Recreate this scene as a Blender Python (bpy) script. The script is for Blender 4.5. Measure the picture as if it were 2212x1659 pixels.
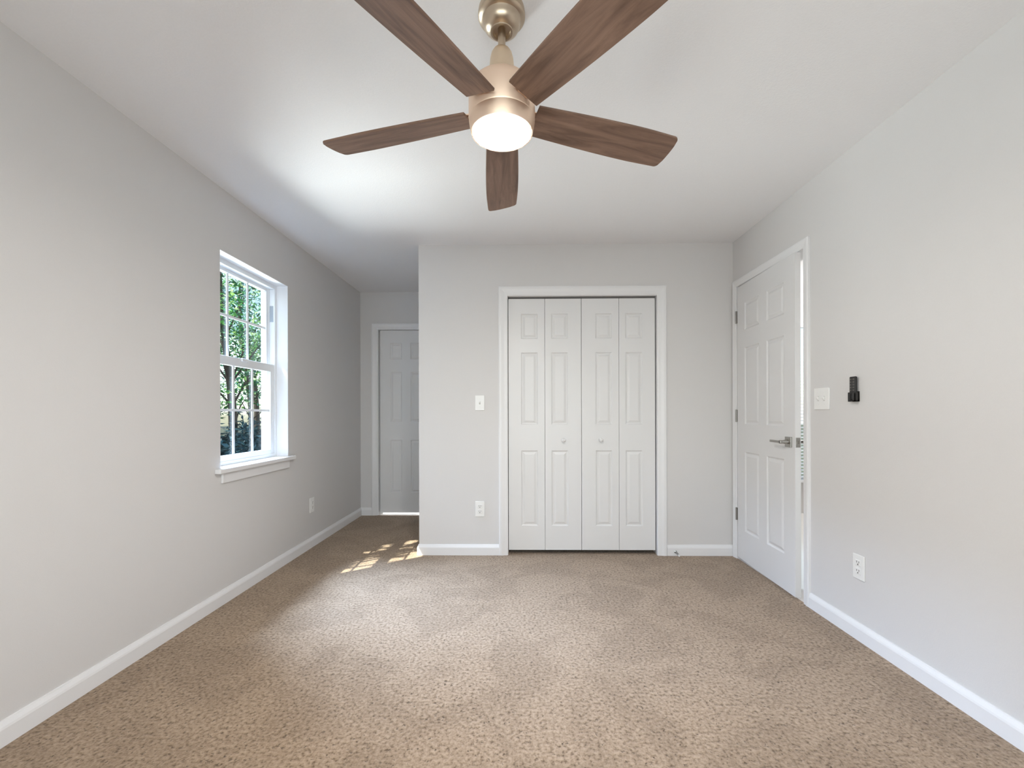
import bpy, bmesh, math, random
import numpy as np
from mathutils import Vector, Matrix

for o in list(bpy.data.objects):
    bpy.data.objects.remove(o, do_unlink=True)
SC = bpy.context.scene
C = SC.collection
PI = math.pi

# ------------------------------------------------------------------ camera
F_PX = 940.0
cam_d = bpy.data.cameras.new('camera')
cam = bpy.data.objects.new('camera', cam_d); C.objects.link(cam)
cam_d.sensor_fit = 'HORIZONTAL'; cam_d.sensor_width = 36.0
cam_d.lens = F_PX / 2212 * 36
cam_d.shift_x = -4 / 2212
cam_d.shift_y = 62.5 / 2212
cam_d.clip_start = 0.02; cam_d.clip_end = 300
YAW = math.atan(0.015); ROLL = -0.0025
fw = Vector((-math.sin(YAW), math.cos(YAW), 0)); rt = Vector((math.cos(YAW), math.sin(YAW), 0)); up = Vector((0, 0, 1))
r2 = rt * math.cos(ROLL) + up * math.sin(ROLL); u2 = -rt * math.sin(ROLL) + up * math.cos(ROLL)
M = Matrix((r2, u2, -fw)).transposed().to_4x4()
M.translation = Vector((0, 0, 1.116))
cam.matrix_world = M
SC.camera = cam

# ------------------------------------------------------------------ view, sky, sun, added window lamps
SC.view_settings.view_transform = 'Standard'
SC.view_settings.look = 'None'
SC.view_settings.gamma = 1.0
SC.view_settings.use_curve_mapping = False
SC.view_settings.exposure = 0.37
SC.cycles.max_bounces = 14
SC.cycles.diffuse_bounces = 8
SC.cycles.transparent_max_bounces = 16
SC.cycles.sample_clamp_indirect = 6.0
SC.cycles.use_denoising = True

W = bpy.data.worlds.new('sky'); SC.world = W; W.use_nodes = True
nt = W.node_tree; nt.nodes.clear()
def wn(t, **k):
    n = nt.nodes.new(t)
    for a, b in k.items(): setattr(n, a, b)
    return n
out = wn('ShaderNodeOutputWorld'); bg = wn('ShaderNodeBackground'); nt.links.new(bg.outputs[0], out.inputs[0])
sky = wn('ShaderNodeTexSky', sky_type='NISHITA'); sky.sun_disc = False
sky.sun_elevation = math.radians(55); sky.sun_rotation = math.radians(235); sky.air_density = 1.2; sky.ozone_density = 2.5
tc = wn('ShaderNodeTexCoord'); nz = wn('ShaderNodeTexNoise'); nz.inputs['Scale'].default_value = 5.0; nz.inputs['Detail'].default_value = 6.0
nt.links.new(tc.outputs['Generated'], nz.inputs['Vector'])
cr = wn('ShaderNodeValToRGB'); cr.color_ramp.elements[0].position = 0.44; cr.color_ramp.elements[1].position = 0.60
nt.links.new(nz.outputs['Fac'], cr.inputs[0])
sc_ = wn('ShaderNodeMix', data_type='RGBA', blend_type='MULTIPLY'); sc_.inputs[0].default_value = 1.0
nt.links.new(sky.outputs[0], sc_.inputs[6]); sc_.inputs[7].default_value = (0.22, 0.22, 0.22, 1)
mx = wn('ShaderNodeMix', data_type='RGBA'); mx.inputs[7].default_value = (1.9, 1.95, 2.0, 1)
nt.links.new(cr.outputs[0], mx.inputs[0]); nt.links.new(sc_.outputs[2], mx.inputs[6]); nt.links.new(mx.outputs[2], bg.inputs[0])
bg.inputs[1].default_value = 1.3

SUN_DIR = Vector((0.816 * 0.574, 0.578 * 0.574, -0.819)).normalized()      # the way the light travels
sd = bpy.data.lights.new('sun', 'SUN'); sd.energy = 14.0; sd.angle = math.radians(0.35); sd.color = (1.0, 0.95, 0.87)
so = bpy.data.objects.new('sun', sd); C.objects.link(so); so.rotation_euler = SUN_DIR.to_track_quat('-Z', 'Y').to_euler(); so.location = (-6, -3, 9)

def area(name, loc, rot, sx, sy, watts, col=(1, 1, 1)):
    d = bpy.data.lights.new(name, 'AREA'); d.shape = 'RECTANGLE'; d.size = sx; d.size_y = sy; d.energy = watts; d.color = col
    o = bpy.data.objects.new(name, d); C.objects.link(o); o.location = loc; o.rotation_euler = rot
    return o
# area lamp added for room brightness, outside an unseen rear window
area('rear_window_fill', (0.0, -1.36, 1.20), (PI / 2 + math.radians(2), 0, 0), 2.5, 1.3, 44, (1.0, 0.985, 1.02))
# added area lamp standing in for skylight through the left window
area('left_window_sky_fill', (-3.0, 3.28, 2.85), Vector((1.0, -0.35, -1.0)).to_track_quat('-Z', 'Y').to_euler(), 0.8, 0.8, 640, (0.52, 0.67, 1.0))
# added area lamp imitating sunlit ground bounce through the left window
area('left_window_bounce_fill', (-4.6, 4.3, -0.35), Vector((1.0, -0.45, 0.7)).to_track_quat('-Z', 'Y').to_euler(), 3.0, 2.4, 880, (0.97, 0.985, 1.0))

# ------------------------------------------------------------------ materials
def new_mat(name):
    m = bpy.data.materials.new(name); m.use_nodes = True
    n = m.node_tree.nodes; return m, n, m.node_tree.links, n['Principled BSDF']
def setp(b, col=None, rough=None, metal=None, spec=None):
    if col is not None: b.inputs['Base Color'].default_value = (*col, 1)
    if rough is not None: b.inputs['Roughness'].default_value = rough
    if metal is not None: b.inputs['Metallic'].default_value = metal
    if spec is not None: b.inputs['Specular IOR Level'].default_value = spec
def noise_bump(n, l, b, scale, strength, dist=0.002, detail=3, coord='Object'):
    t = n.new('ShaderNodeTexCoord'); z = n.new('ShaderNodeTexNoise'); z.inputs['Scale'].default_value = scale; z.inputs['Detail'].default_value = detail
    bp = n.new('ShaderNodeBump'); bp.inputs['Strength'].default_value = strength; bp.inputs['Distance'].default_value = dist
    l.new(t.outputs[coord], z.inputs['Vector']); l.new(z.outputs['Fac'], bp.inputs['Height']); l.new(bp.outputs['Normal'], b.inputs['Normal'])
    return z
def paint(name, col, rough, scale=180, strength=0.12, spec=0.3, var=0.02):
    m, n, l, b = new_mat(name); setp(b, col, rough, 0, spec)
    z = noise_bump(n, l, b, scale, strength)
    if var:
        r = n.new('ShaderNodeValToRGB')
        r.color_ramp.elements[0].color = (*[c * (1 - var) for c in col], 1); r.color_ramp.elements[1].color = (*[min(1, c * (1 + var)) for c in col], 1)
        l.new(z.outputs['Fac'], r.inputs[0]); l.new(r.outputs[0], b.inputs['Base Color'])
    return m
def plain(name, col, rough=0.5, metal=0.0, spec=0.4, bump=0.0, scale=60):
    m, n, l, b = new_mat(name); setp(b, col, rough, metal, spec)
    noise_bump(n, l, b, scale, bump, 0.001)
    return m

MW = paint('grey_wall_paint', (0.655, 0.640, 0.632), 0.55, 260, 0.15)
MC = paint('white_ceiling_paint', (0.83, 0.825, 0.835), 0.75, 140, 0.35, 0.2)
MT = paint('white_trim_paint', (0.77, 0.765, 0.77), 0.38, 90, 0.04, 0.45, 0.0)
MD = paint('white_door_paint', (0.72, 0.715, 0.715), 0.36, 120, 0.05, 0.45, 0.0)
MV = plain('white_vinyl', (0.80, 0.82, 0.84), 0.32, 0, 0.5)
MP = plain('white_plastic', (0.80, 0.795, 0.78), 0.3, 0, 0.5)
MK = plain('black_plastic', (0.016, 0.014, 0.013), 0.35, 0, 0.5)
MG = plain('grey_button', (0.10, 0.09, 0.08), 0.5)
MS = plain('slot_dark', (0.12, 0.115, 0.11), 0.6)
MN = plain('satin_nickel', (0.40, 0.385, 0.36), 0.34, 1.0, 0.5, 0.03, 200)
MHI = plain('hinge_nickel', (0.30, 0.285, 0.27), 0.42, 1.0)
MSP = plain('spring_steel', (0.45, 0.45, 0.44), 0.3, 1.0)
MB = plain('glow_lit_champagne_metal', (0.97, 0.77, 0.61), 0.5, 1.0, 0.5, 0.02, 300)  # base colour lightened to peach to carry the lens glow
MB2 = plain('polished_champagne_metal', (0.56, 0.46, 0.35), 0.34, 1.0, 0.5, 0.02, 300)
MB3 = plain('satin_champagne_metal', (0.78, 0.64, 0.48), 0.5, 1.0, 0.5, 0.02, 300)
MGR2 = plain('shaded_plastic', (0.55, 0.545, 0.53), 0.5)
MRU = plain('white_rubber', (0.75, 0.75, 0.73), 0.6)
MX = plain('brick_outside', (0.30, 0.20, 0.15), 0.8)
MRF = plain('roof_shingle', (0.10, 0.095, 0.09), 0.9)
MTI = plain('bathroom_tile', (0.82, 0.81, 0.78), 0.18)

def carpet():
    m, n, l, b = new_mat('beige_carpet'); setp(b, rough=0.95, spec=0.12)
    b.inputs['Sheen Weight'].default_value = 0.15; b.inputs['Sheen Roughness'].default_value = 0.5
    t = n.new('ShaderNodeTexCoord')
    mp = n.new('ShaderNodeMapping'); mp.inputs['Scale'].default_value = (1.0, 1.0, 1.0); l.new(t.outputs['Object'], mp.inputs[0])
    a = n.new('ShaderNodeTexNoise'); a.inputs['Scale'].default_value = 75; a.inputs['Detail'].default_value = 4; a.inputs['Roughness'].default_value = 0.6
    big = n.new('ShaderNodeTexNoise'); big.inputs['Scale'].default_value = 2.9; big.inputs['Detail'].default_value = 4; big.inputs['Roughness'].default_value = 0.55; big.inputs['Distortion'].default_value = 1.1
    for q in (a, big): l.new(mp.outputs[0], q.inputs['Vector'])
    r = n.new('ShaderNodeValToRGB'); e = r.color_ramp.elements
    e[0].position = 0.32; e[0].color = (0.135, 0.088, 0.052, 1); e[1].position = 0.66; e[1].color = (0.405, 0.300, 0.212, 1)
    mid = e.new(0.45); mid.color = (0.285, 0.203, 0.134, 1)
    l.new(a.outputs['Fac'], r.inputs[0])
    rb = n.new('ShaderNodeValToRGB'); rb.color_ramp.elements[0].position = 0.42; rb.color_ramp.elements[0].color = (0.86, 0.85, 0.84, 1)
    rb.color_ramp.elements[1].position = 0.54; rb.color_ramp.elements[1].color = (1.0, 1.0, 1.0, 1); l.new(big.outputs['Fac'], rb.inputs[0])
    mu = n.new('ShaderNodeMix'); mu.data_type = 'RGBA'; mu.blend_type = 'MULTIPLY'; mu.inputs[0].default_value = 1.0
    l.new(r.outputs[0], mu.inputs[6]); l.new(rb.outputs[0], mu.inputs[7])
    # small dark pits between the tufts
    vp = n.new('ShaderNodeTexVoronoi'); vp.inputs['Scale'].default_value = 66
    wn_ = n.new('ShaderNodeTexNoise'); wn_.inputs['Scale'].default_value = 110; l.new(mp.outputs[0], wn_.inputs['Vector'])
    ws = n.new('ShaderNodeVectorMath'); ws.operation = 'SCALE'; ws.inputs[3].default_value = 0.022; l.new(wn_.outputs['Color'], ws.inputs[0])
    wa = n.new('ShaderNodeVectorMath'); wa.operation = 'ADD'; l.new(mp.outputs[0], wa.inputs[0]); l.new(ws.outputs[0], wa.inputs[1]); l.new(wa.outputs[0], vp.inputs['Vector'])
    pr = n.new('ShaderNodeValToRGB'); pr.color_ramp.elements[0].position = 0.16; pr.color_ramp.elements[0].color = (1, 1, 1, 1); pr.color_ramp.elements[1].position = 0.34; pr.color_ramp.elements[1].color = (0, 0, 0, 1)
    l.new(vp.outputs['Distance'], pr.inputs[0])
    sx = n.new('ShaderNodeSeparateColor'); l.new(vp.outputs['Color'], sx.inputs[0])
    gt = n.new('ShaderNodeMath'); gt.operation = 'MULTIPLY'; pw = n.new('ShaderNodeMath'); pw.operation = 'POWER'; pw.inputs[1].default_value = 2.6; l.new(sx.outputs[0], pw.inputs[0])
    l.new(pw.outputs[0], gt.inputs[0]); l.new(pr.outputs[0], gt.inputs[1])
    dk = n.new('ShaderNodeMix'); dk.data_type = 'RGBA'; dk.inputs[7].default_value = (0.085, 0.053, 0.030, 1)
    l.new(gt.outputs[0], dk.inputs[0]); l.new(mu.outputs[2], dk.inputs[6]); l.new(dk.outputs[2], b.inputs['Base Color'])
    ad = n.new('ShaderNodeMath'); ad.operation = 'SUBTRACT'; l.new(a.outputs['Fac'], ad.inputs[0]); l.new(gt.outputs[0], ad.inputs[1])
    bp = n.new('ShaderNodeBump'); bp.inputs['Strength'].default_value = 0.5; bp.inputs['Distance'].default_value = 0.008
    l.new(ad.outputs[0], bp.inputs['Height']); l.new(bp.outputs[0], b.inputs['Normal'])
    return m
MCP = carpet()

def wood():
    m, n, l, b = new_mat('walnut_blade'); setp(b, rough=0.5, spec=0.35)
    t = n.new('ShaderNodeTexCoord'); mp = n.new('ShaderNodeMapping'); mp.inputs['Scale'].default_value = (1.6, 15.0, 15.0); l.new(t.outputs['Object'], mp.inputs[0])
    oi = n.new('ShaderNodeObjectInfo'); av = n.new('ShaderNodeVectorMath'); av.operation = 'ADD'; sv = n.new('ShaderNodeVectorMath'); sv.operation = 'SCALE'; sv.inputs[3].default_value = 17
    cx = n.new('ShaderNodeCombineXYZ'); l.new(oi.outputs['Random'], cx.inputs[0]); l.new(oi.outputs['Random'], cx.inputs[1]); l.new(cx.outputs[0], sv.inputs[0])
    l.new(mp.outputs[0], av.inputs[0]); l.new(sv.outputs[0], av.inputs[1])
    z = n.new('ShaderNodeTexNoise'); z.inputs['Scale'].default_value = 2.2; z.inputs['Detail'].default_value = 7; z.inputs['Roughness'].default_value = 0.62; z.inputs['Distortion'].default_value = 0.6
    l.new(av.outputs[0], z.inputs['Vector'])
    r = n.new('ShaderNodeValToRGB'); e = r.color_ramp.elements
    e[0].position = 0.30; e[0].color = (0.118, 0.070, 0.050, 1); e[1].position = 0.72; e[1].color = (0.295, 0.188, 0.138, 1)
    q = e.new(0.5); q.color = (0.208, 0.128, 0.092, 1)
    l.new(z.outputs['Fac'], r.inputs[0]); l.new(r.outputs[0], b.inputs['Base Color'])
    bp = n.new('ShaderNodeBump'); bp.inputs['Strength'].default_value = 0.08; bp.inputs['Distance'].default_value = 0.001
    l.new(z.outputs['Fac'], bp.inputs['Height']); l.new(bp.outputs[0], b.inputs['Normal'])
    return m
MWD = wood()

def emit(name, col, strength):
    m, n, l, b = new_mat(name); setp(b, (0.9, 0.9, 0.9), 0.4)
    b.inputs['Emission Color'].default_value = (*col, 1); b.inputs['Emission Strength'].default_value = strength
    return m
MLENS = emit('lit_frosted_lens', (1.0, 0.955, 0.905), 235.0)

def glass(name, tint):
    m = bpy.data.materials.new(name); m.use_nodes = True; n = m.node_tree.nodes; l = m.node_tree.links; n.clear()
    o = n.new('ShaderNodeOutputMaterial'); t = n.new('ShaderNodeBsdfTransparent'); t.inputs[0].default_value = (*tint, 1)
    g = n.new('ShaderNodeBsdfGlossy'); g.inputs['Roughness'].default_value = 0.02; fr = n.new('ShaderNodeFresnel'); gm = n.new('ShaderNodeNewGeometry'); mr = n.new('ShaderNodeMapRange'); mr.inputs[3].default_value = 1.35; mr.inputs[4].default_value = 1 / 1.35
    l.new(gm.outputs['Backfacing'], mr.inputs[0]); l.new(mr.outputs[0], fr.inputs[0])
    mxs = n.new('ShaderNodeMixShader'); l.new(fr.outputs[0], mxs.inputs[0]); l.new(t.outputs[0], mxs.inputs[1]); l.new(g.outputs[0], mxs.inputs[2]); l.new(mxs.outputs[0], o.inputs[0])
    return m
MGL = glass('window_glass', (0.93, 0.97, 0.96))

def leafmat(name, stops, trans=0.35):
    m = bpy.data.materials.new(name); m.use_nodes = True; n = m.node_tree.nodes; l = m.node_tree.links; b = n['Principled BSDF']
    g = n.new('ShaderNodeNewGeometry'); r = n.new('ShaderNodeValToRGB'); e = r.color_ramp.elements
    e[0].position = stops[0][0]; e[0].color = (*stops[0][1], 1); e[1].position = stops[-1][0]; e[1].color = (*stops[-1][1], 1)
    for p, c in stops[1:-1]:
        q = e.new(p); q.color = (*c, 1)
    l.new(g.outputs['Random Per Island'], r.inputs[0]); l.new(r.outputs[0], b.inputs['Base Color']); b.inputs['Roughness'].default_value = 0.4
    t = n.new('ShaderNodeBsdfTranslucent'); l.new(r.outputs[0], t.inputs[0]); mxs = n.new('ShaderNodeMixShader'); mxs.inputs[0].default_value = trans
    o = n['Material Output']; l.new(b.outputs[0], mxs.inputs[1]); l.new(t.outputs[0], mxs.inputs[2]); l.new(mxs.outputs[0], o.inputs[0])
    return m
MLF = leafmat('green_leaves', [(0.0, (0.008, 0.05, 0.022)), (0.45, (0.025, 0.13, 0.045)), (0.75, (0.10, 0.33, 0.07)), (0.9, (0.36, 0.58, 0.16)), (1.0, (0.75, 0.85, 0.50))])  # palest stops put sunlit highlights into the leaf colour
MLF2 = leafmat('blue_green_leaves', [(0.0, (0.006, 0.05, 0.05)), (0.55, (0.02, 0.14, 0.10)), (0.85, (0.12, 0.38, 0.20)), (1.0, (0.70, 0.85, 0.65))])  # pale end stop is a sun highlight held in the colour
MLD = leafmat('shade_dark_shrub_leaves', [(0.0, (0.001, 0.006, 0.009)), (0.7, (0.003, 0.013, 0.019)), (1.0, (0.008, 0.026, 0.031))], 0.10)  # leaf colours darkened to teal for the shade over the hedge
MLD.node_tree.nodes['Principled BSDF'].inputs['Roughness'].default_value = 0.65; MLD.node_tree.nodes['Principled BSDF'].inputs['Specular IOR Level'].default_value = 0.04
MBK = plain('bark', (0.045, 0.036, 0.03), 0.9, 0, 0.2, 0.6, 14)
def groundmat():
    m, n, l, b = new_mat('forest_ground'); setp(b, rough=0.95, spec=0.1)
    z = noise_bump(n, l, b, 3, 0.6, 0.05, 8)
    r = n.new('ShaderNodeValToRGB'); r.color_ramp.elements[0].color = (0.015, 0.02, 0.018, 1); r.color_ramp.elements[1].color = (0.07, 0.075, 0.055, 1)
    l.new(z.outputs['Fac'], r.inputs[0]); l.new(r.outputs[0], b.inputs['Base Color'])
    return m
MGR = groundmat()

# ------------------------------------------------------------------ mesh helpers
class MBd:
    def __init__(s): s.v = []; s.f = []
    def add(s, vs, fs):
        k = len(s.v); s.v += [tuple(v) for v in vs]; s.f += [tuple(i + k for i in f) for f in fs]; return s
    def box(s, x0, x1, y0, y1, z0, z1):
        v = [(x0, y0, z0), (x1, y0, z0), (x1, y1, z0), (x0, y1, z0), (x0, y0, z1), (x1, y0, z1), (x1, y1, z1), (x0, y1, z1)]
        return s.add(v, [(0, 3, 2, 1), (4, 5, 6, 7), (0, 1, 5, 4), (1, 2, 6, 5), (2, 3, 7, 6), (3, 0, 4, 7)])
    def lathe(s, prof, c=(0, 0, 0), n=48, axis='z'):
        vs = []
        for (r, h) in prof:
            for k in range(n):
                a = 2 * PI * k / n; p = (r * math.cos(a), r * math.sin(a), h)
                if axis == 'x': p = (p[2], p[0], p[1])
                elif axis == 'y': p = (p[1], p[2], p[0])
                vs.append((p[0] + c[0], p[1] + c[1], p[2] + c[2]))
        fs = []
        for i in range(len(prof) - 1):
            for k in range(n):
                fs.append((i * n + k, i * n + (k + 1) % n, (i + 1) * n + (k + 1) % n, (i + 1) * n + k))
        if prof[0][0] > 1e-6: fs.append(tuple(range(n))[::-1])
        if prof[-1][0] > 1e-6: fs.append(tuple((len(prof) - 1) * n + k for k in range(n)))
        return s.add(vs, fs)
    def tube(s, pts, rad, n=10):
        pts = [Vector(p) for p in pts]; vs = []; prev = None
        for i, p in enumerate(pts):
            t = (pts[min(i + 1, len(pts) - 1)] - pts[max(i - 1, 0)]).normalized()
            if prev is None:
                a = t.cross(Vector((0.31, 0.17, 0.93)));
                if a.length < 1e-3: a = t.cross(Vector((1, 0, 0)))
            else: a = prev - t * prev.dot(t)
            a.normalize(); prev = a; bb = t.cross(a); r = rad[i] if isinstance(rad, (list, tuple)) else rad
            for k in range(n):
                q = 2 * PI * k / n; vs.append(p + a * (r * math.cos(q)) + bb * (r * math.sin(q)))
        fs = [(i * n + k, i * n + (k + 1) % n, (i + 1) * n + (k + 1) % n, (i + 1) * n + k) for i in range(len(pts) - 1) for k in range(n)]
        fs += [tuple(range(n))[::-1], tuple((len(pts) - 1) * n + k for k in range(n))]
        return s.add(vs, fs)
    def build(s, name, mat, parent=None, bevel=0.0, seg=2, smooth=False, angle=40):
        off = Vector((0, 0, 0))
        p = parent
        while p is not None and not p.get('_local'):          # vertices are given in the space of the nearest local root
            off = off + p.location; p = p.parent
        me = bpy.data.meshes.new(name); me.from_pydata([tuple(Vector(v) - off) for v in s.v], [], s.f); me.update()
        bm = bmesh.new(); bm.from_mesh(me); bmesh.ops.recalc_face_normals(bm, faces=bm.faces); bm.to_mesh(me); bm.free()
        me.materials.append(mat)
        o = bpy.data.objects.new(name, me); C.objects.link(o)
        if parent is not None: o.parent = parent
        if smooth:
            me.polygons.foreach_set('use_smooth', [True] * len(me.polygons))
            try: me.set_sharp_from_angle(angle=math.radians(angle))
            except Exception: pass
        if bevel:
            bv = o.modifiers.new('bevel', 'BEVEL'); bv.width = bevel; bv.segments = seg; bv.limit_method = 'ANGLE'; bv.angle_limit = math.radians(35)
        return o

def tag(o, label=None, cat=None, group=None, kind=None):
    if label: o['label'] = label
    if cat: o['category'] = cat
    if group: o['group'] = group
    if kind: o['kind'] = kind
    return o
def empty(name, loc, label=None, cat=None, group=None, kind=None, rotz=0, local=False):
    o = bpy.data.objects.new(name, None); C.objects.link(o); o.location = loc; o.rotation_euler = (0, 0, rotz); o.empty_display_size = 0.05
    if local: o['_local'] = 1
    return tag(o, label, cat, group, kind)
def struct(mb, name, mat, label=None, cat=None, **k):
    return tag(mb.build(name, mat, **k), label, cat, None, 'structure')

def wall_cells(axis, a0, a1, b0, b1, t0, t1, holes):
    """wall slab with rectangular holes; axis 'x' = plane of constant x (spans y,z)."""
    mb = MBd(); us = sorted({a0, a1, *[h[0] for h in holes], *[h[1] for h in holes]}); zs = sorted({b0, b1, *[h[2] for h in holes], *[h[3] for h in holes]})
    for i in range(len(us) - 1):
        runs = []
        for j in range(len(zs) - 1):
            um, zm = (us[i] + us[i + 1]) / 2, (zs[j] + zs[j + 1]) / 2
            if any(h[0] < um < h[1] and h[2] < zm < h[3] for h in holes): continue
            if runs and abs(runs[-1][1] - zs[j]) < 1e-9: runs[-1][1] = zs[j + 1]
            else: runs.append([zs[j], zs[j + 1]])
        for z0, z1 in runs:
            if axis == 'x': mb.box(t0, t1, us[i], us[i + 1], z0, z1)
            else: mb.box(us[i], us[i + 1], t0, t1, z0, z1)
    return mb

# ------------------------------------------------------------------ room shell
XL, XR, D, A, H, RY = -1.75, 1.66, 3.42, 4.74, 2.44, -1.15
CX = -0.80                                              # left face of the closet box
WY0, WY1, WZ0, WZ1 = 2.51, 3.255, 0.79, 2.077           # left window opening
struct(MBd().box(XL, XR, RY, A, -0.20, 0.0), 'floor', MCP, 'wall-to-wall beige brown carpet with faint tracks in the pile', 'carpet')
struct(MBd().box(XL - 0.2, 4.45, RY - 0.2, 6.45, H, H + 0.18), 'ceiling', MC, 'flat white textured ceiling around the fan', 'ceiling')
struct(wall_cells('x', RY - 0.2, 6.45, -0.2, H, XL - 0.20, XL, [(WY0, WY1, WZ0, WZ1)]), 'wall_left', MW, 'light grey wall with the window in it', 'wall')
RD0, RD1, RDZ = 2.552, 3.358, 2.082                      # rough opening of the right door
struct(wall_cells('x', RY - 0.2, 6.45, -0.2, H, XR, XR + 0.115, [(RD0, RD1, 0.0, RDZ)]), 'wall_right', MW, 'light grey wall with the ajar door and the black remote', 'wall')
CL0, CL1, CLZ = -0.108, 1.079, 2.043
wb = wall_cells('y', CX, XR, 0.0, H, D, D + 0.115, [(CL0, CL1, 0.0, CLZ)])
wb.box(CX, CX + 0.115, D + 0.115, A, 0.0, H)
struct(wb, 'wall_back', MW, 'light grey wall round the white closet doors', 'wall')
AD0, AD1, ADZ = -1.566, -0.932, 2.040
struct(wall_cells('y', XL, XR, -0.2, H, A, A + 0.115, [(AD0, AD1, 0.0, ADZ)]), 'wall_alcove', MW, 'shaded grey wall at the end of the alcove', 'wall')
RW = (-1.25, 1.25, 0.62, 2.16)
struct(wall_cells('y', XL, XR, -0.2, H, RY - 0.2, RY, [RW]), 'wall_rear', MW)
# rooms that the doors lead to
struct(MBd().box(XR + 0.115, 4.3, RY, A + 0.115, -0.2, 0.0), 'floor_hall', MTI)
struct(MBd().box(XL, XR, A + 0.032, 6.3, -0.2, 0.004), 'floor_bath', MTI)
struct(wall_cells('y', XR + 0.115, 4.45, -0.2, H, A + 0.115, A + 0.265, [(2.35, 3.75, 0.34, 2.12)]), 'wall_hall', MW)
struct(MBd().box(4.3, 4.45, RY - 0.2, A + 0.115, -0.2, H), 'wall_hall_side', MW)
struct(MBd().box(XR + 0.115, 4.3, RY - 0.2, RY, -0.2, H), 'wall_hall_rear', MW)
struct(MBd().box(XL, XR, 6.3, 6.45, -0.2, H), 'wall_bath', MW)
struct(MBd().box(XL - 0.25, 4.6, RY - 1.25, 6.6, H + 0.19, H + 0.32), 'roof_sunblock', MRF)  # unseen slab; rear overhang added to block sun at the rear window

def baseboard(name, p0, p1, nrm, e0=0.0, e1=0.0, label=None):
    """profile swept from p0 to p1 along the foot of a wall, nrm points into the room; e0/e1 lengthen the outer edge for mitres."""
    p0, p1, nrm = Vector(p0), Vector(p1), Vector(nrm); t = (p1 - p0).normalized()
    prof = [(0, 0), (0.0145, 0), (0.0145, 0.058), (0.0125, 0.066), (0.0065, 0.079), (0.0050, 0.084), (0, 0.084)]
    vs = [p0 + nrm * d - t * (e0 * d) + Vector((0, 0, z)) for d, z in prof] + [p1 + nrm * d + t * (e1 * d) + Vector((0, 0, z)) for d, z in prof]
    k = len(prof); fs = [(i, (i + 1) % k, k + (i + 1) % k, k + i) for i in range(k)] + [tuple(range(k))[::-1], tuple(range(k, 2 * k))]
    return struct(MBd().add(vs, fs), name, MT, label, 'baseboard' if label else None)
baseboard('baseboard_left', (XL, RY, 0), (XL, A, 0), (1, 0, 0), 0, -1, 'long white baseboard under the window wall')
baseboard('baseboard_right', (XR, RY, 0), (XR, 2.514, 0), (-1, 0, 0), 0, 0, 'long white baseboard of the wall with the remote')
baseboard('baseboard_back_left', (CX, D, 0), (-0.167, D, 0), (0, -1, 0), 1, 0, 'short white baseboard between alcove corner and closet casing')
baseboard('baseboard_back_right', (1.142, D, 0), (XR - 0.001, D, 0), (0, -1, 0), 0, 0, 'short white baseboard with the door stop, beside the closet')
baseboard('baseboard_closet_side', (CX, A, 0), (CX, D, 0), (-1, 0, 0), -1, 1)
baseboard('baseboard_alcove', (XL, A, 0), (-1.625, A, 0), (0, -1, 0), -1, 0, 'tiny white baseboard in the alcove corner')

CAS = [(0.0, 0.0), (0.0, 0.0075), (0.006, 0.0105), (0.022, 0.012), (0.040, 0.0165), (0.052, 0.0165), (0.058, 0.013), (0.058, 0.0)]
def casing(name, axis, face, sgn, u0, u1, zt, w, label):
    """mitred door casing; inner opening u0..u1, height zt, on the plane axis=face, thickness towards sgn."""
    mb = MBd(); k = w / 0.058; prof = [(a * k, d) for a, d in CAS]; n = len(prof)
    vs = []
    for st in range(4):
        for a, d in prof:
            u, z = ((u0 - a, 0.0), (u0 - a, zt + a), (u1 + a, zt + a), (u1 + a, 0.0))[st]
            vs.append((face + sgn * d, u, z) if axis == 'x' else (u, face + sgn * d, z))
    fs = []
    for st in range(3):
        for i in range(n):
            j = (i + 1) % n; fs.append((st * n + i, st * n + j, (st + 1) * n + j, (st + 1) * n + i))
    fs += [tuple(range(n)), tuple(range(3 * n, 4 * n))[::-1]]
    mb.add(vs, fs)
    return struct(mb, name, MT, label, 'door casing')
casing('trim_1', 'y', D, -1, -0.098, 1.069, 2.036, 0.072, 'white mitred casing round the closet doors')
casing('trim_2', 'y', A, -1, -1.562, -0.936, 2.034, 0.064, 'white casing of the shaded alcove door')
casing('trim_3', 'x', XR, -1, 2.567, 3.350, 2.073, 0.052, 'white casing of the ajar door on the right')
def jamb(name, axis, t0, t1, u0, u1, z, th, label):
    mb = MBd()
    for a, b, z0, z1 in ((u0, u0 + th, 0, z), (u1 - th, u1, 0, z), (u0 + th, u1 - th, z - th, z)):
        if axis == 'x': mb.box(t0, t1, a, b, z0, z1)
        else: mb.box(a, b, t0, t1, z0, z1)
    return struct(mb, name, MT, label, 'door jamb')
jamb('trim_4', 'y', D, D + 0.115, CL0, CL1, CLZ, 0.010, 'white jamb lining inside the closet opening')
jamb('trim_5', 'y', A, A + 0.115, AD0, AD1, ADZ, 0.010, 'white jamb lining of the alcove door')
jamb('trim_6', 'x', XR, XR + 0.115, RD0, RD1, RDZ, 0.010, 'white jamb lining of the ajar door')

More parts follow.
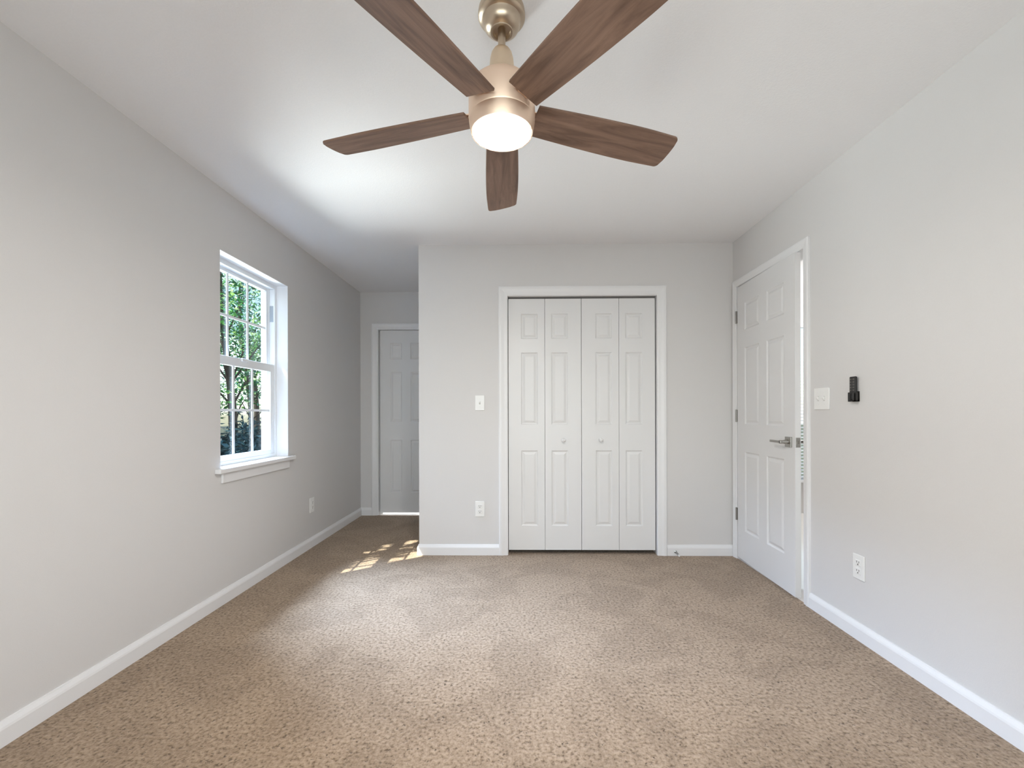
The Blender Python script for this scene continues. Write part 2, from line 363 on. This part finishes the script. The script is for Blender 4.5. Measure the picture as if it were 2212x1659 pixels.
# ------------------------------------------------------------------ panel doors
def leaf_mesh(w, h, th, panels, both=True):
    """door leaf in local x 0..w, z 0..h, front at y=0 and back at y=th, moulded panels (x0,x1,z0,z1)."""
    mb = MBd(); xs = sorted({0, w, *[p[0] for p in panels], *[p[1] for p in panels]}); zs = sorted({0, h, *[p[2] for p in panels], *[p[3] for p in panels]})
    steps = [(0.0, 0.0), (0.004, 0.004), (0.010, 0.0075), (0.015, 0.0075), (0.030, 0.0015), (0.034, 0.001)]
    for y, s in ((0.0, 1), (th, -1)) if both else ((0.0, 1),):
        idx = {}
        vs = []; fs = []
        def V(x, z, d=0.0):
            key = (round(x, 5), round(z, 5), round(d, 5))
            if key not in idx: idx[key] = len(vs); vs.append((x, y + s * d, z))
            return idx[key]
        for i in range(len(xs) - 1):
            for j in range(len(zs) - 1):
                x0, x1, z0, z1 = xs[i], xs[i + 1], zs[j], zs[j + 1]; xm, zm = (x0 + x1) / 2, (z0 + z1) / 2
                if any(p[0] < xm < p[1] and p[2] < zm < p[3] for p in panels): continue
                fs.append((V(x0, z0), V(x1, z0), V(x1, z1), V(x0, z1)))
        for p in panels:
            prev = None
            for o_, d in steps:
                ring = [V(p[0] + o_, p[2] + o_, d), V(p[1] - o_, p[2] + o_, d), V(p[1] - o_, p[3] - o_, d), V(p[0] + o_, p[3] - o_, d)]
                if prev:
                    for a in range(4): fs.append((prev[a], prev[(a + 1) % 4], ring[(a + 1) % 4], ring[a]))
                prev = ring
            fs.append(tuple(prev))
        mb.add(vs, fs)
    mb.add([(0, 0, 0), (w, 0, 0), (w, 0, h), (0, 0, h), (0, th, 0), (w, th, 0), (w, th, h), (0, th, h)], [(0, 1, 5, 4), (1, 2, 6, 5), (2, 3, 7, 6), (3, 0, 4, 7)] + ([] if both else [(4, 5, 6, 7)]))
    return mb

ZP = [(0.190, 0.785), (0.990, 1.560), (1.668, 1.866)]
# bifold closet doors: two pairs of leaves
DZ0 = 0.033
seams = [(-0.0935, 0.1930), (0.1955, 0.4805), (0.4840, 0.7760), (0.7785, 1.0600)]
px_ = [(0.0064, 0.138), (0.245, 0.376), (0.594, 0.722), (0.829, 0.961)]
for q, (nm, lab, knob_x) in enumerate((('door_3', 'white bifold closet door pair nearer the light switch', 0.338), ('door_4', 'white bifold closet door pair nearer the ajar door', 0.630))):
    e = empty(nm, (seams[2 * q][0], D + 0.022, DZ0), lab, 'closet door', None, 'structure', local=True)
    for k in range(2):
        x0, x1 = seams[2 * q + k]; pp = px_[2 * q + k]
        mb = leaf_mesh(x1 - x0, 1.984, 0.030, [(pp[0] - x0, pp[1] - x0, a, b) for a, b in ZP], False)
        mb.v = [(v[0] + x0 - e.location.x, v[1], v[2]) for v in mb.v]
        mb.build('leaf', MD, e)
    kb = MBd().lathe([(0.007, 0.0), (0.007, -0.012), (0.012, -0.017), (0.0165, -0.024), (0.0165, -0.029), (0.013, -0.034), (0.006, -0.037), (0.0, -0.0375)], (knob_x - e.location.x, 0, 0.902 - DZ0), 24, 'y')
    kb.build('knob', MD, e, smooth=True)
# a closet track in the head of the opening
struct(MBd().box(-0.09, 1.06, D + 0.03, D + 0.055, 2.0185, 2.033), 'trim_7', MS, 'dark closet door track in the head gap', 'track')

# alcove door
dz = 0.022
e = empty('door_2', (-1.541, A + 0.030, dz), 'shaded white panel door at the end of the alcove', 'door', None, 'structure', local=True)
leaf_mesh(0.588, 2.005, 0.034, [(a, b, z0, z1) for a, b in ((0.110, 0.238), (0.334, 0.462)) for z0, z1 in ((0.219, 0.800), (0.998, 1.548), (1.686, 1.866))]).build('leaf', MD, e)
kn = MBd().lathe([(0.030, 0.0), (0.030, -0.006), (0.011, -0.010), (0.011, -0.030), (0.024, -0.040), (0.027, -0.052), (0.020, -0.063), (0.0, -0.066)], (0.53, 0, 0.92), 24, 'y'); kn.build('knob', MN, e, smooth=True)
dst = MBd().box(-1.556, -1.526, A + 0.066, A + 0.080, 0.004, 2.030).box(-0.968, -0.942, A + 0.066, A + 0.080, 0.004, 2.030).box(-1.526, -0.968, A + 0.066, A + 0.080, 2.012, 2.030)
struct(dst, 'trim_8', MT)
# right door, slightly ajar into the room; local x runs from the hinge to the latch
ang = math.asin((1.653 - 1.628) / 0.735)
e = empty('door_1', (1.653, 3.338, 0.018), 'white six-panel door standing ajar with a lever handle', 'door', None, 'structure', rotz=-PI / 2 - ang, local=True)
# local +x -> world -Y; local +y -> world +x (front face y=0 looks into the room)
lf = leaf_mesh(0.735, 2.045, 0.033, [(a, b, z0, z1) for a, b in ((0.115, 0.318), (0.417, 0.620)) for z0, z1 in ((0.222, 0.808), (1.010, 1.575), (1.705, 1.905))])
lf.v = [(v[0], v[1], v[2]) for v in lf.v]
lf.build('leaf', MD, e, bevel=0.0015)
HZ = 0.918
def lever(sgn, y0, nm):
    h = MBd().box(0.642, 0.704, min(y0, y0 + sgn * 0.009), max(y0, y0 + sgn * 0.009), HZ - 0.031, HZ + 0.031).build(nm, MN, e, bevel=0.002)
    n_ = MBd().lathe([(0.0125, y0 + sgn * 0.008), (0.0125, y0 + sgn * 0.030), (0.0105, y0 + sgn * 0.034), (0.0105, y0 + sgn * 0.058)], (0.673, 0, HZ), 24, 'y')
    n_.build('lever_neck', MN, h, smooth=True)
    b_ = MBd().box(0.560, 0.685, min(y0 + sgn * 0.048, y0 + sgn * 0.058), max(y0 + sgn * 0.048, y0 + sgn * 0.058), HZ - 0.007, HZ + 0.007)
    b_.build('lever_bar', MN, h, bevel=0.003)
lever(-1, 0.0, 'lever_handle'); lever(1, 0.033, 'lever_handle')
lp = MBd().box(0.7345, 0.7362, 0.004, 0.029, HZ - 0.029, HZ + 0.029).build('latch_plate', MN, e)
MBd().add([(0.736, 0.009, HZ - 0.008), (0.736, 0.024, HZ - 0.008), (0.736, 0.024, HZ + 0.008), (0.736, 0.009, HZ + 0.008), (0.747, 0.010, HZ - 0.007), (0.747, 0.010, HZ + 0.007), (0.738, 0.024, HZ - 0.007), (0.738, 0.024, HZ + 0.007)],
          [(0, 1, 2, 3), (0, 4, 6, 1), (3, 2, 7, 5), (0, 3, 5, 4), (4, 5, 7, 6), (1, 6, 7, 2)]).build('latch_bolt', MN, lp)
for z in (1.822, 1.072, 0.326):
    hb = MBd().lathe([(0.0, -0.0475), (0.0065, -0.0465), (0.0065, 0.0465), (0.0, 0.0475)], (-0.008, -0.006, z), 14).box(-0.012, 0.002, -0.003, 0.002, z - 0.045, z + 0.045)
    hb.build('hinge', MHI, e, smooth=True)

# ------------------------------------------------------------------ left window
w1 = empty('window_1', (XL - 0.10, (WY0 + WY1) / 2, WZ0), 'white double-hung window with grilles looking onto trees', 'window', None, 'structure')
def frame_rect(mb, x0, x1, y0, y1, z0, z1, l, r, b, t):
    mb.box(x0, x1, y0, y0 + l, z0, z1); mb.box(x0, x1, y1 - r, y1, z0, z1); mb.box(x0, x1, y0 + l, y1 - r, z0, z0 + b); mb.box(x0, x1, y0 + l, y1 - r, z1 - t, z1); return mb
# painted lining of the reveal
ln = MBd().box(XL - 0.085, XL - 0.001, WY0, WY0 + 0.004, WZ0, WZ1).box(XL - 0.085, XL - 0.001, WY1 - 0.004, WY1, WZ0, WZ1).box(XL - 0.085, XL - 0.001, WY0 + 0.004, WY1 - 0.004, WZ1 - 0.004, WZ1)
ln.build('reveal_lining', MT, w1)
fr = frame_rect(MBd(), XL - 0.190, XL - 0.085, WY0, WY1, WZ0, WZ1, 0.027, 0.027, 0.030, 0.034)
fr.box(XL - 0.135, XL - 0.125, WY0 + 0.027, WY0 + 0.036, WZ0 + 0.03, WZ1 - 0.034).box(XL - 0.135, XL - 0.125, WY1 - 0.036, WY1 - 0.027, WZ0 + 0.03, WZ1 - 0.034)
fo = fr.build('frame', MV, w1, bevel=0.002)
MBd().box(XL - 0.122, XL - 0.096, WY1 - 0.0285, WY1 - 0.0265, 1.80, 1.92).build('balance_cover', plain('grey_vinyl', (0.34, 0.37, 0.40), 0.5), fo)
def sash(x0, x1, z0, z1, st, b, t, gx, label):
    y0, y1 = WY0 + 0.028, WY1 - 0.028
    s = frame_rect(MBd(), x0, x1, y0, y1, z0, z1, st, st, b, t).build('sash', MV, w1, bevel=0.003)
    gy0, gy1, gz0, gz1 = y0 + st, y1 - st, z0 + b, z1 - t
    MBd().box(gx - 0.003, gx + 0.003, gy0, gy1, gz0, gz1).build('pane', MGL, s)
    g = MBd()
    for k in (1, 2):
        yy = gy0 + (gy1 - gy0) * k / 3; g.box(gx + 0.0035, gx + 0.0115, yy - 0.008, yy + 0.008, gz0, gz1)
    zm = (gz0 + gz1) / 2; g.box(gx + 0.004, gx + 0.012, gy0, gy1, zm - 0.008, zm + 0.008)
    g.build('grille', MV, s)
    return s
sash(XL - 0.162, XL - 0.128, 1.440, 2.052, 0.034, 0.032, 0.030, XL - 0.147, None)
ls = sash(XL - 0.122, XL - 0.090, 0.805, 1.480, 0.046, 0.048, 0.056, XL - 0.112, None)
MBd().box(XL - 0.094, XL - 0.082, 2.845, 2.915, 1.462, 1.482).build('sash_lock', MV, ls, bevel=0.002)
stool = MBd().box(XL - 0.090, XL, WY0, WY1, WZ0 - 0.022, WZ0 + 0.006).box(XL, XL + 0.036, WY0 - 0.048, WY1 + 0.048, WZ0 - 0.022, WZ0 + 0.006)
stool.build('window_stool', MT, w1, bevel=0.005, seg=3)
MBd().box(XL, XL + 0.014, WY0 + 0.004, WY1 - 0.004, WZ0 - 0.082, WZ0 - 0.022).build('apron', MT, w1, bevel=0.004)
# unseen rear window put in for room light, and the neighbouring room's window
def plain_window(name, axis_y, th, x0, x1, z0, z1, mull, label):
    w = empty(name, ((x0 + x1) / 2, axis_y, z0), label, 'window' if label else None, None, 'structure')
    mb = MBd()
    for a, b in mull:
        mb.box(a, b, axis_y, axis_y + th, z0, z1)
    for zz in (z0, z1 - 0.05): mb.box(x0, x1, axis_y + 0.005, axis_y + th - 0.005, zz, zz + 0.05)
    mb.build('frame', MV, w)
    MBd().box(x0, x1, axis_y + th / 2 - 0.003, axis_y + th / 2 + 0.003, z0, z1).build('pane', MGL, w)
    return w
plain_window('window_2', RY - 0.14, 0.06, RW[0], RW[1], RW[2], RW[3], [(RW[0], RW[0] + 0.05), (-0.04, 0.04), (RW[1] - 0.05, RW[1])], None)
plain_window('window_3', A + 0.20, 0.06, 2.35, 3.75, 0.34, 2.12, [(2.35, 2.40), (3.70, 3.75)], 'bright window glimpsed through the gap of the ajar door')
bl = empty('window_blind', (3.05, A + 0.10, 2.08), 'white slatted blind glimpsed through the door gap', 'blind')
MBd().box(2.37, 3.73, A + 0.065, A + 0.113, 2.05, 2.10).build('headrail', MV, bl)
sl = MBd()
for k in range(46):
    z = 2.03 - k * 0.036; ca, sa = 0.019 * math.cos(0.3), 0.019 * math.sin(0.3)
    sl.add([(2.38, A + 0.088 - ca, z - sa), (3.72, A + 0.088 - ca, z - sa), (3.72, A + 0.088 + ca, z + sa), (2.38, A + 0.088 + ca, z + sa)], [(0, 1, 2, 3)])
tag(sl.build('slats', MV, bl), kind='stuff')
MBd().box(2.38, 3.72, A + 0.075, A + 0.101, 0.345, 0.375).build('bottom_rail', MV, bl)

# ------------------------------------------------------------------ wall plates
def rot_plate(face, nrm):
    """returns f(u,z,d) for a plate on a wall; u runs along the wall, d out of it."""
    if nrm == '-y': return lambda u, z, d: (u, face - d, z)
    if nrm == '+x': return lambda u, z, d: (face + d, u, z)
    return lambda u, z, d: (face - d, u, z)
def pbox(fn, u0, u1, z0, z1, d0, d1):
    a, b = fn(u0, z0, d0), fn(u1, z1, d1)
    return MBd().box(min(a[0], b[0]), max(a[0], b[0]), min(a[1], b[1]), max(a[1], b[1]), min(a[2], b[2]), max(a[2], b[2]))
def merge(*ms):
    m = MBd()
    for q in ms: m.add(q.v, q.f)
    return m
def screw(fn, u, z, par):
    pbox(fn, u - 0.003, u + 0.003, z - 0.003, z + 0.003, 0.006, 0.0072).build('screw', MP, par, bevel=0.001)
def outlet(fn, u, z, label):
    t = empty('wall_outlet', fn(u, z, 0), label, 'outlet', 'wall outlets')
    pl = pbox(fn, u - 0.0365, u + 0.0365, z - 0.0605, z + 0.0605, 0.0, 0.006).build('cover_plate', MP, t, bevel=0.003)
    screw(fn, u, z, t)
    for s in (-1, 1):
        zc = z + s * 0.0205
        r = pbox(fn, u - 0.017, u + 0.017, zc - 0.0145, zc + 0.0145, 0.004, 0.0085).build('receptacle', MP, t, bevel=0.004, seg=3)
        pbox(fn, u - 0.0085, u - 0.0055, zc + 0.000, zc + 0.009, 0.006, 0.0089).build('slot', MS, r)
        pbox(fn, u + 0.0055, u + 0.0085, zc + 0.000, zc + 0.009, 0.006, 0.0089).build('slot', MS, r)
        pbox(fn, u - 0.003, u + 0.003, zc - 0.010, zc - 0.004, 0.006, 0.0089).build('ground_hole', MS, r)
def switch(fn, us, z, w, h, label):
    um = sum(us) / len(us)
    t = empty('light_switch', fn(um, z, 0), label, 'light switch', 'light switches')
    pbox(fn, um - w / 2, um + w / 2, z - h / 2, z + h / 2, 0.0, 0.006).build('cover_plate', MP, t, bevel=0.003)
    for u in us:
        screw(fn, u, z + 0.030, t); screw(fn, u, z - 0.030, t)
        pbox(fn, u - 0.006, u + 0.006, z - 0.013, z + 0.013, 0.004, 0.0068).build('switch_collar', MGR2, t)
        a = [fn(u + sx * 0.0045, z + zz, d) for sx in (-1, 1) for zz, d in ((-0.010, 0.006), (0.010, 0.006), (0.011, 0.017), (0.003, 0.018))]
        MBd().add(a, [(0, 1, 2, 3), (4, 7, 6, 5), (0, 4, 5, 1), (1, 5, 6, 2), (2, 6, 7, 3), (3, 7, 4, 0)]).build('toggle', MP, t, bevel=0.0008)
fb = rot_plate(D, '-y'); fl = rot_plate(XL, '+x'); frt = rot_plate(XR, '-x')
switch(fb, [-0.319], 1.196, 0.074, 0.120, 'single white light switch on the wall left of the closet')
outlet(fb, -0.320, 0.362, 'white outlet low on the wall between alcove corner and closet')
outlet(fl, 3.618, 0.350, 'white outlet low on the window wall near the alcove')
outlet(frt, 2.158, 0.356, 'white outlet low on the right wall below the black remote')
switch(frt, [2.395, 2.441], 1.190, 0.120, 0.120, 'double white light switch beside the ajar door')

# fan remote in its wall cradle
h = empty('remote_cradle', frt(2.177, 1.165, 0), 'black wall cradle holding the fan remote', 'cradle')
merge(pbox(frt, 2.1545, 2.1995, 1.168, 1.218, 0.0, 0.006), pbox(frt, 2.1545, 2.1575, 1.168, 1.214, 0.0, 0.023), pbox(frt, 2.1965, 2.1995, 1.168, 1.214, 0.0, 0.023), pbox(frt, 2.1545, 2.1995, 1.168, 1.173, 0.0, 0.023), pbox(frt, 2.1545, 2.170, 1.168, 1.210, 0.0205, 0.023), pbox(frt, 2.184, 2.1995, 1.168, 1.210, 0.0205, 0.023)).build('cradle_shell', MK, h)
rm = empty('fan_remote', frt(2.177, 1.174, 0), 'slim black fan remote standing in the wall cradle', 'remote control')
bd = pbox(frt, 2.1578, 2.1962, 1.174, 1.292, 0.007, 0.0200).build('remote_body', MK, rm, bevel=0.005, seg=3)
for k in range(5):
    for j in range(2):
        u = 2.168 + j * 0.018; z = 1.278 - k * 0.0135
        pbox(frt, u - 0.0055, u + 0.0055, z - 0.0035, z + 0.0035, 0.0185, 0.0207).build('button', MG, rm, bevel=0.001)

# spring door stop on the baseboard
ds = empty('door_stop', (1.205, D - 0.0145, 0.032), 'small spring door stop on the baseboard right of the closet', 'door stop')
MBd().lathe([(0.011, 0.0), (0.011, -0.003), (0.006, -0.006)], (1.205, D - 0.0145, 0.032), 20, 'y').build('base', MSP, ds, smooth=True)
pts = []
for k in range(140):
    a = k * 2 * PI / 10; pts.append((1.205 + 0.0055 * math.cos(a), D - 0.020 - 0.058 * k / 139, 0.032 - 0.006 * (k / 139) ** 2 + 0.0055 * math.sin(a)))
MBd().tube(pts, 0.0013, 6).build('spring', MSP, ds, smooth=True)
MBd().lathe([(0.0, -0.075), (0.0065, -0.074), (0.0075, -0.066), (0.0065, -0.057), (0.0, -0.056)], (1.205, D - 0.020, 0.026), 20, 'y').build('tip', MRU, ds, smooth=True)

# ------------------------------------------------------------------ ceiling fan
FX, FY, FZ = -0.0584, 1.4316, 2.1021
fan = empty('ceiling_fan', (FX, FY, H), 'five-blade walnut ceiling fan with champagne metal body and lit lens', 'ceiling fan')
c0 = (FX, FY, 0)
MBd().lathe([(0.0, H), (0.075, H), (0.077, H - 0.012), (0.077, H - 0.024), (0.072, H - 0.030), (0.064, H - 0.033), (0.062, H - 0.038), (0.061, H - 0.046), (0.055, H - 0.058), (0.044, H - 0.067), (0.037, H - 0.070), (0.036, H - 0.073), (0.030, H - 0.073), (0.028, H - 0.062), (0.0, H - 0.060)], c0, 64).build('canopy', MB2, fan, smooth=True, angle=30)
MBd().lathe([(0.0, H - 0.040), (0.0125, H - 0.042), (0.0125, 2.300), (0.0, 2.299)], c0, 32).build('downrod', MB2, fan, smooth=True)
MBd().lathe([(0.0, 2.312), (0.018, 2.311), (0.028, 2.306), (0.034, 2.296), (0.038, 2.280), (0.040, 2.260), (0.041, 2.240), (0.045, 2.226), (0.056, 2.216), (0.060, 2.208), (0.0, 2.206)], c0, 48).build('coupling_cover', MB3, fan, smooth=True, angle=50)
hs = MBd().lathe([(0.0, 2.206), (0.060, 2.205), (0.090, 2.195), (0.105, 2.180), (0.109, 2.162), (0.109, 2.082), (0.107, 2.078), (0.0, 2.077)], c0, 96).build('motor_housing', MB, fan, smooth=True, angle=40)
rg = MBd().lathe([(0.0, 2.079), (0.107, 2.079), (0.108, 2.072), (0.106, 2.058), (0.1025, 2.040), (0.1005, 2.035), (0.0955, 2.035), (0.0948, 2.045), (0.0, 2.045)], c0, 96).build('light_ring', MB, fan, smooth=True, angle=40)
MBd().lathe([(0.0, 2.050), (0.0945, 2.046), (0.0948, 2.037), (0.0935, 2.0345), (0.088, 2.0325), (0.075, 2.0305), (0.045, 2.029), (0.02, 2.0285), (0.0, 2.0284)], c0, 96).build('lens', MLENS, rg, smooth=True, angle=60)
def blade_mesh():
    R0, R1, th = 0.112, 0.6615, 0.0085
    def hw(x):
        t = (x - R0) / (R1 - R0); return 0.0565 + 0.0155 * math.sin(min(1, t * 1.25) * PI / 2) - 0.003 * max(0, t - 0.75) * 4
    xs = [R0, R0 + 0.004] + [R0 + (R1 - R0) * k / 26 for k in range(1, 24)]
    prof = []
    xe = xs[-1]; w_e = hw(xe); rr = 0.017
    for x in xs: prof.append((x, hw(x)))
    tip = []
    for k in range(0, 7):                                  # rounded corner, + side
        a = PI / 2 - k * PI / 2 / 6; tip.append((R1 - 0.002 - rr + rr * math.cos(a), hw(R1) - rr + rr * math.sin(a)))
    arc = [(R1 + 0.003 * (1 - (y / 0.05) ** 2), y) for y in (0.035, 0.018, 0.0, -0.018, -0.035)]
    pos = prof + tip; neg = [(x, -y) for x, y in pos][::-1]
    outl = pos + arc + neg
    n = len(outl); mb = MBd()
    vs = [(x, y, -th / 2) for x, y in outl] + [(x, y, th / 2) for x, y in outl]
    mb.add(vs, [tuple(range(n)), tuple(range(n, 2 * n))] + [(i, (i + 1) % n, n + (i + 1) % n, n + i) for i in range(n)])
    return mb
bm_ = blade_mesh()
first = None
br = MBd().box(0.060, 0.150, -0.026, 0.026, 0.0050, 0.0095).box(0.060, 0.112, -0.018, 0.018, -0.001, 0.006)
for k in range(5):
    if first is None:
        b = bm_.build('blade', MWD, None, bevel=0.002); first = b
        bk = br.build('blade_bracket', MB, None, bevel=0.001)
        fb0 = bk
    else:
        b = first.copy(); C.objects.link(b); bk = fb0.copy(); C.objects.link(bk)
    b.parent = fan; bk.parent = b
    phi = math.radians(90 + 2.286 + 72 * k)
    b.matrix_local = Matrix.Translation((0, 0, FZ - H)) @ Matrix.Rotation(phi, 4, 'Z') @ Matrix.Rotation(math.radians(-13.65), 4, 'X')

# unseen point lamps, added to brighten what shows through the door gaps
for nm, loc, w, col in (('bathroom_fill', (-1.22, 6.15, 0.50), 120, (1, 0.96, 0.9)), ('hall_fill', (3.3, 4.2, 2.25), 45, (1, 0.97, 0.93))):
    d = bpy.data.lights.new(nm, 'POINT'); d.energy = w; d.shadow_soft_size = 0.09; d.color = col
    o = bpy.data.objects.new(nm, d); C.objects.link(o); o.location = loc

# ------------------------------------------------------------------ outside
tag(MBd().box(-40, 40, -40, 60, -0.75, -0.55).build('ground', MGR), kind='structure')
rng = np.random.default_rng(7)
def leaves_mesh(name, centers, size, mat, parent, drop=0.25):
    n = len(centers)
    d = rng.normal(size=(n, 3)); d[:, 2] = d[:, 2] * 0.5 - drop; d /= np.linalg.norm(d, axis=1, keepdims=True)
    u = np.cross(d, rng.normal(size=(n, 3)) * np.array([0.5, 0.5, 0.2]) + np.array([0, 0, 1.0])); u /= np.linalg.norm(u, axis=1, keepdims=True) + 1e-9
    nn = np.cross(d, u)
    s = size * rng.uniform(0.65, 1.25, size=(n, 1)); c = np.asarray(centers)
    v = np.stack([c - d * s * 0.5, c - u * s * 0.22 + nn * s * 0.05, c + u * s * 0.22 + nn * s * 0.05, c + d * s * 0.05 - nn * s * 0.04, c + d * s * 0.55 - nn * s * 0.08], axis=1)
    off = np.array(parent.location)
    vv = (v - off).reshape(-1, 3)
    k = np.arange(n)[:, None] * 5
    f = np.concatenate([k + np.array([[0, 3, 1]]), k + np.array([[0, 2, 3]]), k + np.array([[1, 3, 4]]), k + np.array([[3, 2, 4]])], axis=0)
    me = bpy.data.meshes.new(name); me.from_pydata(vv.tolist(), [], f.tolist()); me.update(); me.materials.append(mat)
    o = bpy.data.objects.new(name, me); C.objects.link(o); o.parent = parent
    return o
def clumps(center, radii, nclump, per, spread):
    cc = rng.normal(size=(nclump, 3)); cc /= np.linalg.norm(cc, axis=1, keepdims=True); cc *= rng.uniform(0.15, 1, size=(nclump, 1)) ** (1 / 2.2)
    cc = cc * np.array(radii) + np.array(center)
    return np.concatenate([c + rng.normal(size=(per, 3)) * spread * np.array([1, 1, 0.55]) for c in cc]), cc
def tree(name, base, height, r, lean, crown_c, radii, ncl, per, spread, leaf, mat, label, group=None, cat='tree', carve=None):
    t = empty(name, base, label, cat, group)
    top = Vector(crown_c) + Vector((0, 0, radii[2] * 0.5)); b0 = Vector(base)
    pts = [b0 + (top - b0) * s + Vector((math.sin(s * 5) * lean, math.cos(s * 4) * lean - lean, 0)) for s in np.linspace(0, 1, 12)]
    tk = MBd().tube(pts, [r * (1 - 0.75 * s) for s in np.linspace(0, 1, 12)], 12).build('trunk', MBK, t, smooth=True)
    pos, cc = clumps(crown_c, radii, ncl, per, spread)
    if carve is not None: pos = pos[carve(pos)]
    bmb = MBd()
    for q in cc[:: max(1, len(cc) // 16)]:
        a = pts[min(11, max(3, int(11 * (q[2] - b0.z) / max(0.1, (top.z - b0.z)) * 0.75)))]; q = Vector(q); m = (a + q) / 2 + Vector((0, 0, 0.12))
        bmb.tube([a, m, q], [r * 0.22, r * 0.12, r * 0.03], 7)
    bmb.build('branches', MBK, t, smooth=True)
    tag(leaves_mesh('foliage', pos, leaf, mat, t), kind='stuff')
    return t
G = -0.55
tree('tree', (-6.10, 9.05, G), 6, 0.105, 0.10, (-6.0, 8.95, 3.3), (1.25, 1.3, 2.3), 80, 58, 0.22, 0.115, MLF, 'thick-trunked leafy tree nearest the window, outside', 'trees outside the window')
tree('tree', (-7.85, 12.4, G), 6, 0.085, 0.14, (-7.9, 12.6, 3.5), (1.4, 1.3, 2.7), 55, 55, 0.26, 0.13, MLF2, 'slimmer blue-green tree behind the thick-trunked one, outside', 'trees outside the window')
tree('tree', (-10.2, 16.6, G), 7, 0.12, 0.12, (-10.4, 16.8, 4.0), (2.0, 1.8, 3.3), 42, 55, 0.34, 0.16, MLF, 'farthest leafy tree seen through the window, outside', 'trees outside the window')
tree('tree', (-8.4, 7.3, G), 6, 0.10, 0.10, (-8.4, 7.2, 3.4), (1.1, 0.5, 2.4), 60, 55, 0.26, 0.13, MLF, 'leafy tree left of the thick-trunked one, outside', 'trees outside the window')
def shrub(x, y, r, h, n, mat, label):
    t = empty('shrub', (x, y, G), label, 'shrub', 'shrubs outside the window')
    pos, cc = clumps((x, y, G + h * 0.5), (r, r, h * 0.45), n, 110, 0.12)
    pos = pos[pos[:, 2] > G + 0.02]
    sm = MBd()
    for q in cc[::3]: sm.tube([(x + (q[0] - x) * 0.15, y + (q[1] - y) * 0.15, G), ((x + q[0]) / 2, (y + q[1]) / 2, (G + q[2]) / 2 + 0.1), tuple(q)], [0.02, 0.014, 0.006], 6)
    sm.build('stems', MBK, t, smooth=True)
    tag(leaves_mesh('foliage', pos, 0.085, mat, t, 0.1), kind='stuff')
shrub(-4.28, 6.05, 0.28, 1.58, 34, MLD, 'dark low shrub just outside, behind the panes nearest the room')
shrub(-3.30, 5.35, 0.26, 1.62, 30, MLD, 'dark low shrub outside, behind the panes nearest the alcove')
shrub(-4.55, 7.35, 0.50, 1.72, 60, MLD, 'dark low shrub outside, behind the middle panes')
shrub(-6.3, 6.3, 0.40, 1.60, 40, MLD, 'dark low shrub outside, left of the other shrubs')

# tree beside the house that dapples the sun in the window; gaps in its crown let the sun patches through
SPOTS = [
    [(-1.32, 2.98), (-1.21, 3.14), (-1.185, 3.306), (-1.122, 3.34), (-1.097, 3.181), (-1.08, 3.05), (-1.25, 2.93)],
    [(-1.033, 3.202), (-1.027, 3.297), (-0.975, 3.297), (-0.918, 3.33), (-0.90, 3.22), (-0.99, 3.10)],
    [(-0.913, 3.297), (-0.869, 3.398), (-0.841, 3.469), (-0.70, 3.50), (-0.70, 3.30), (-0.90, 3.22)],
    [(-1.262, 3.478), (-1.217, 3.495), (-1.206, 3.462), (-1.249, 3.454)],
    [(-1.184, 3.479), (-1.165, 3.503), (-1.152, 3.462), (-1.174, 3.447)],
    [(-1.158, 3.553), (-1.122, 3.566), (-1.117, 3.535), (-1.148, 3.535)],
    [(-1.157, 3.648), (-1.118, 3.657), (-1.106, 3.617), (-1.147, 3.617)],
    [(-1.034, 3.592), (-1.025, 3.657), (-0.964, 3.644), (-0.95, 3.592), (-1.025, 3.574)],
    [(-1.003, 3.698), (-0.985, 3.753), (-0.927, 3.791), (-0.923, 3.74), (-0.99, 3.679)],
    [(-0.985, 3.432), (-0.91, 3.468), (-0.871, 3.512), (-0.876, 3.457), (-0.963, 3.409)]]
def carve(pos):
    t = pos[:, 2] / -SUN_DIR.z
    fx = pos[:, 0] + SUN_DIR.x * t; fy = pos[:, 1] + SUN_DIR.y * t
    keep = np.ones(len(pos), bool)
    for poly in SPOTS:
        P = np.array(poly); inside = np.zeros(len(pos), bool); dmin = np.full(len(pos), 9.0)
        for i in range(len(P)):
            a, b = P[i], P[(i + 1) % len(P)]
            cond = ((a[1] > fy) != (b[1] > fy)) & (fx < (b[0] - a[0]) * (fy - a[1]) / (b[1] - a[1] + 1e-12) + a[0]); inside ^= cond
            ab = b - a; s = np.clip(((fx - a[0]) * ab[0] + (fy - a[1]) * ab[1]) / (ab @ ab + 1e-12), 0, 1)
            dmin = np.minimum(dmin, np.hypot(fx - a[0] - s * ab[0], fy - a[1] - s * ab[1]))
        keep &= ~(inside | (dmin < (0.024 if len(poly) > 5 else 0.016)))
    return keep
tree('tree', (-4.3, 0.6, G), 6, 0.09, 0.05, (-3.75, 1.75, 4.75), (1.15, 1.15, 1.0), 90, 130, 0.22, 0.075, MLF, 'tree beside the house that dapples the sunlight', 'trees outside the window', carve=carve)
for o in bpy.data.objects:
    if '_local' in o: del o['_local']
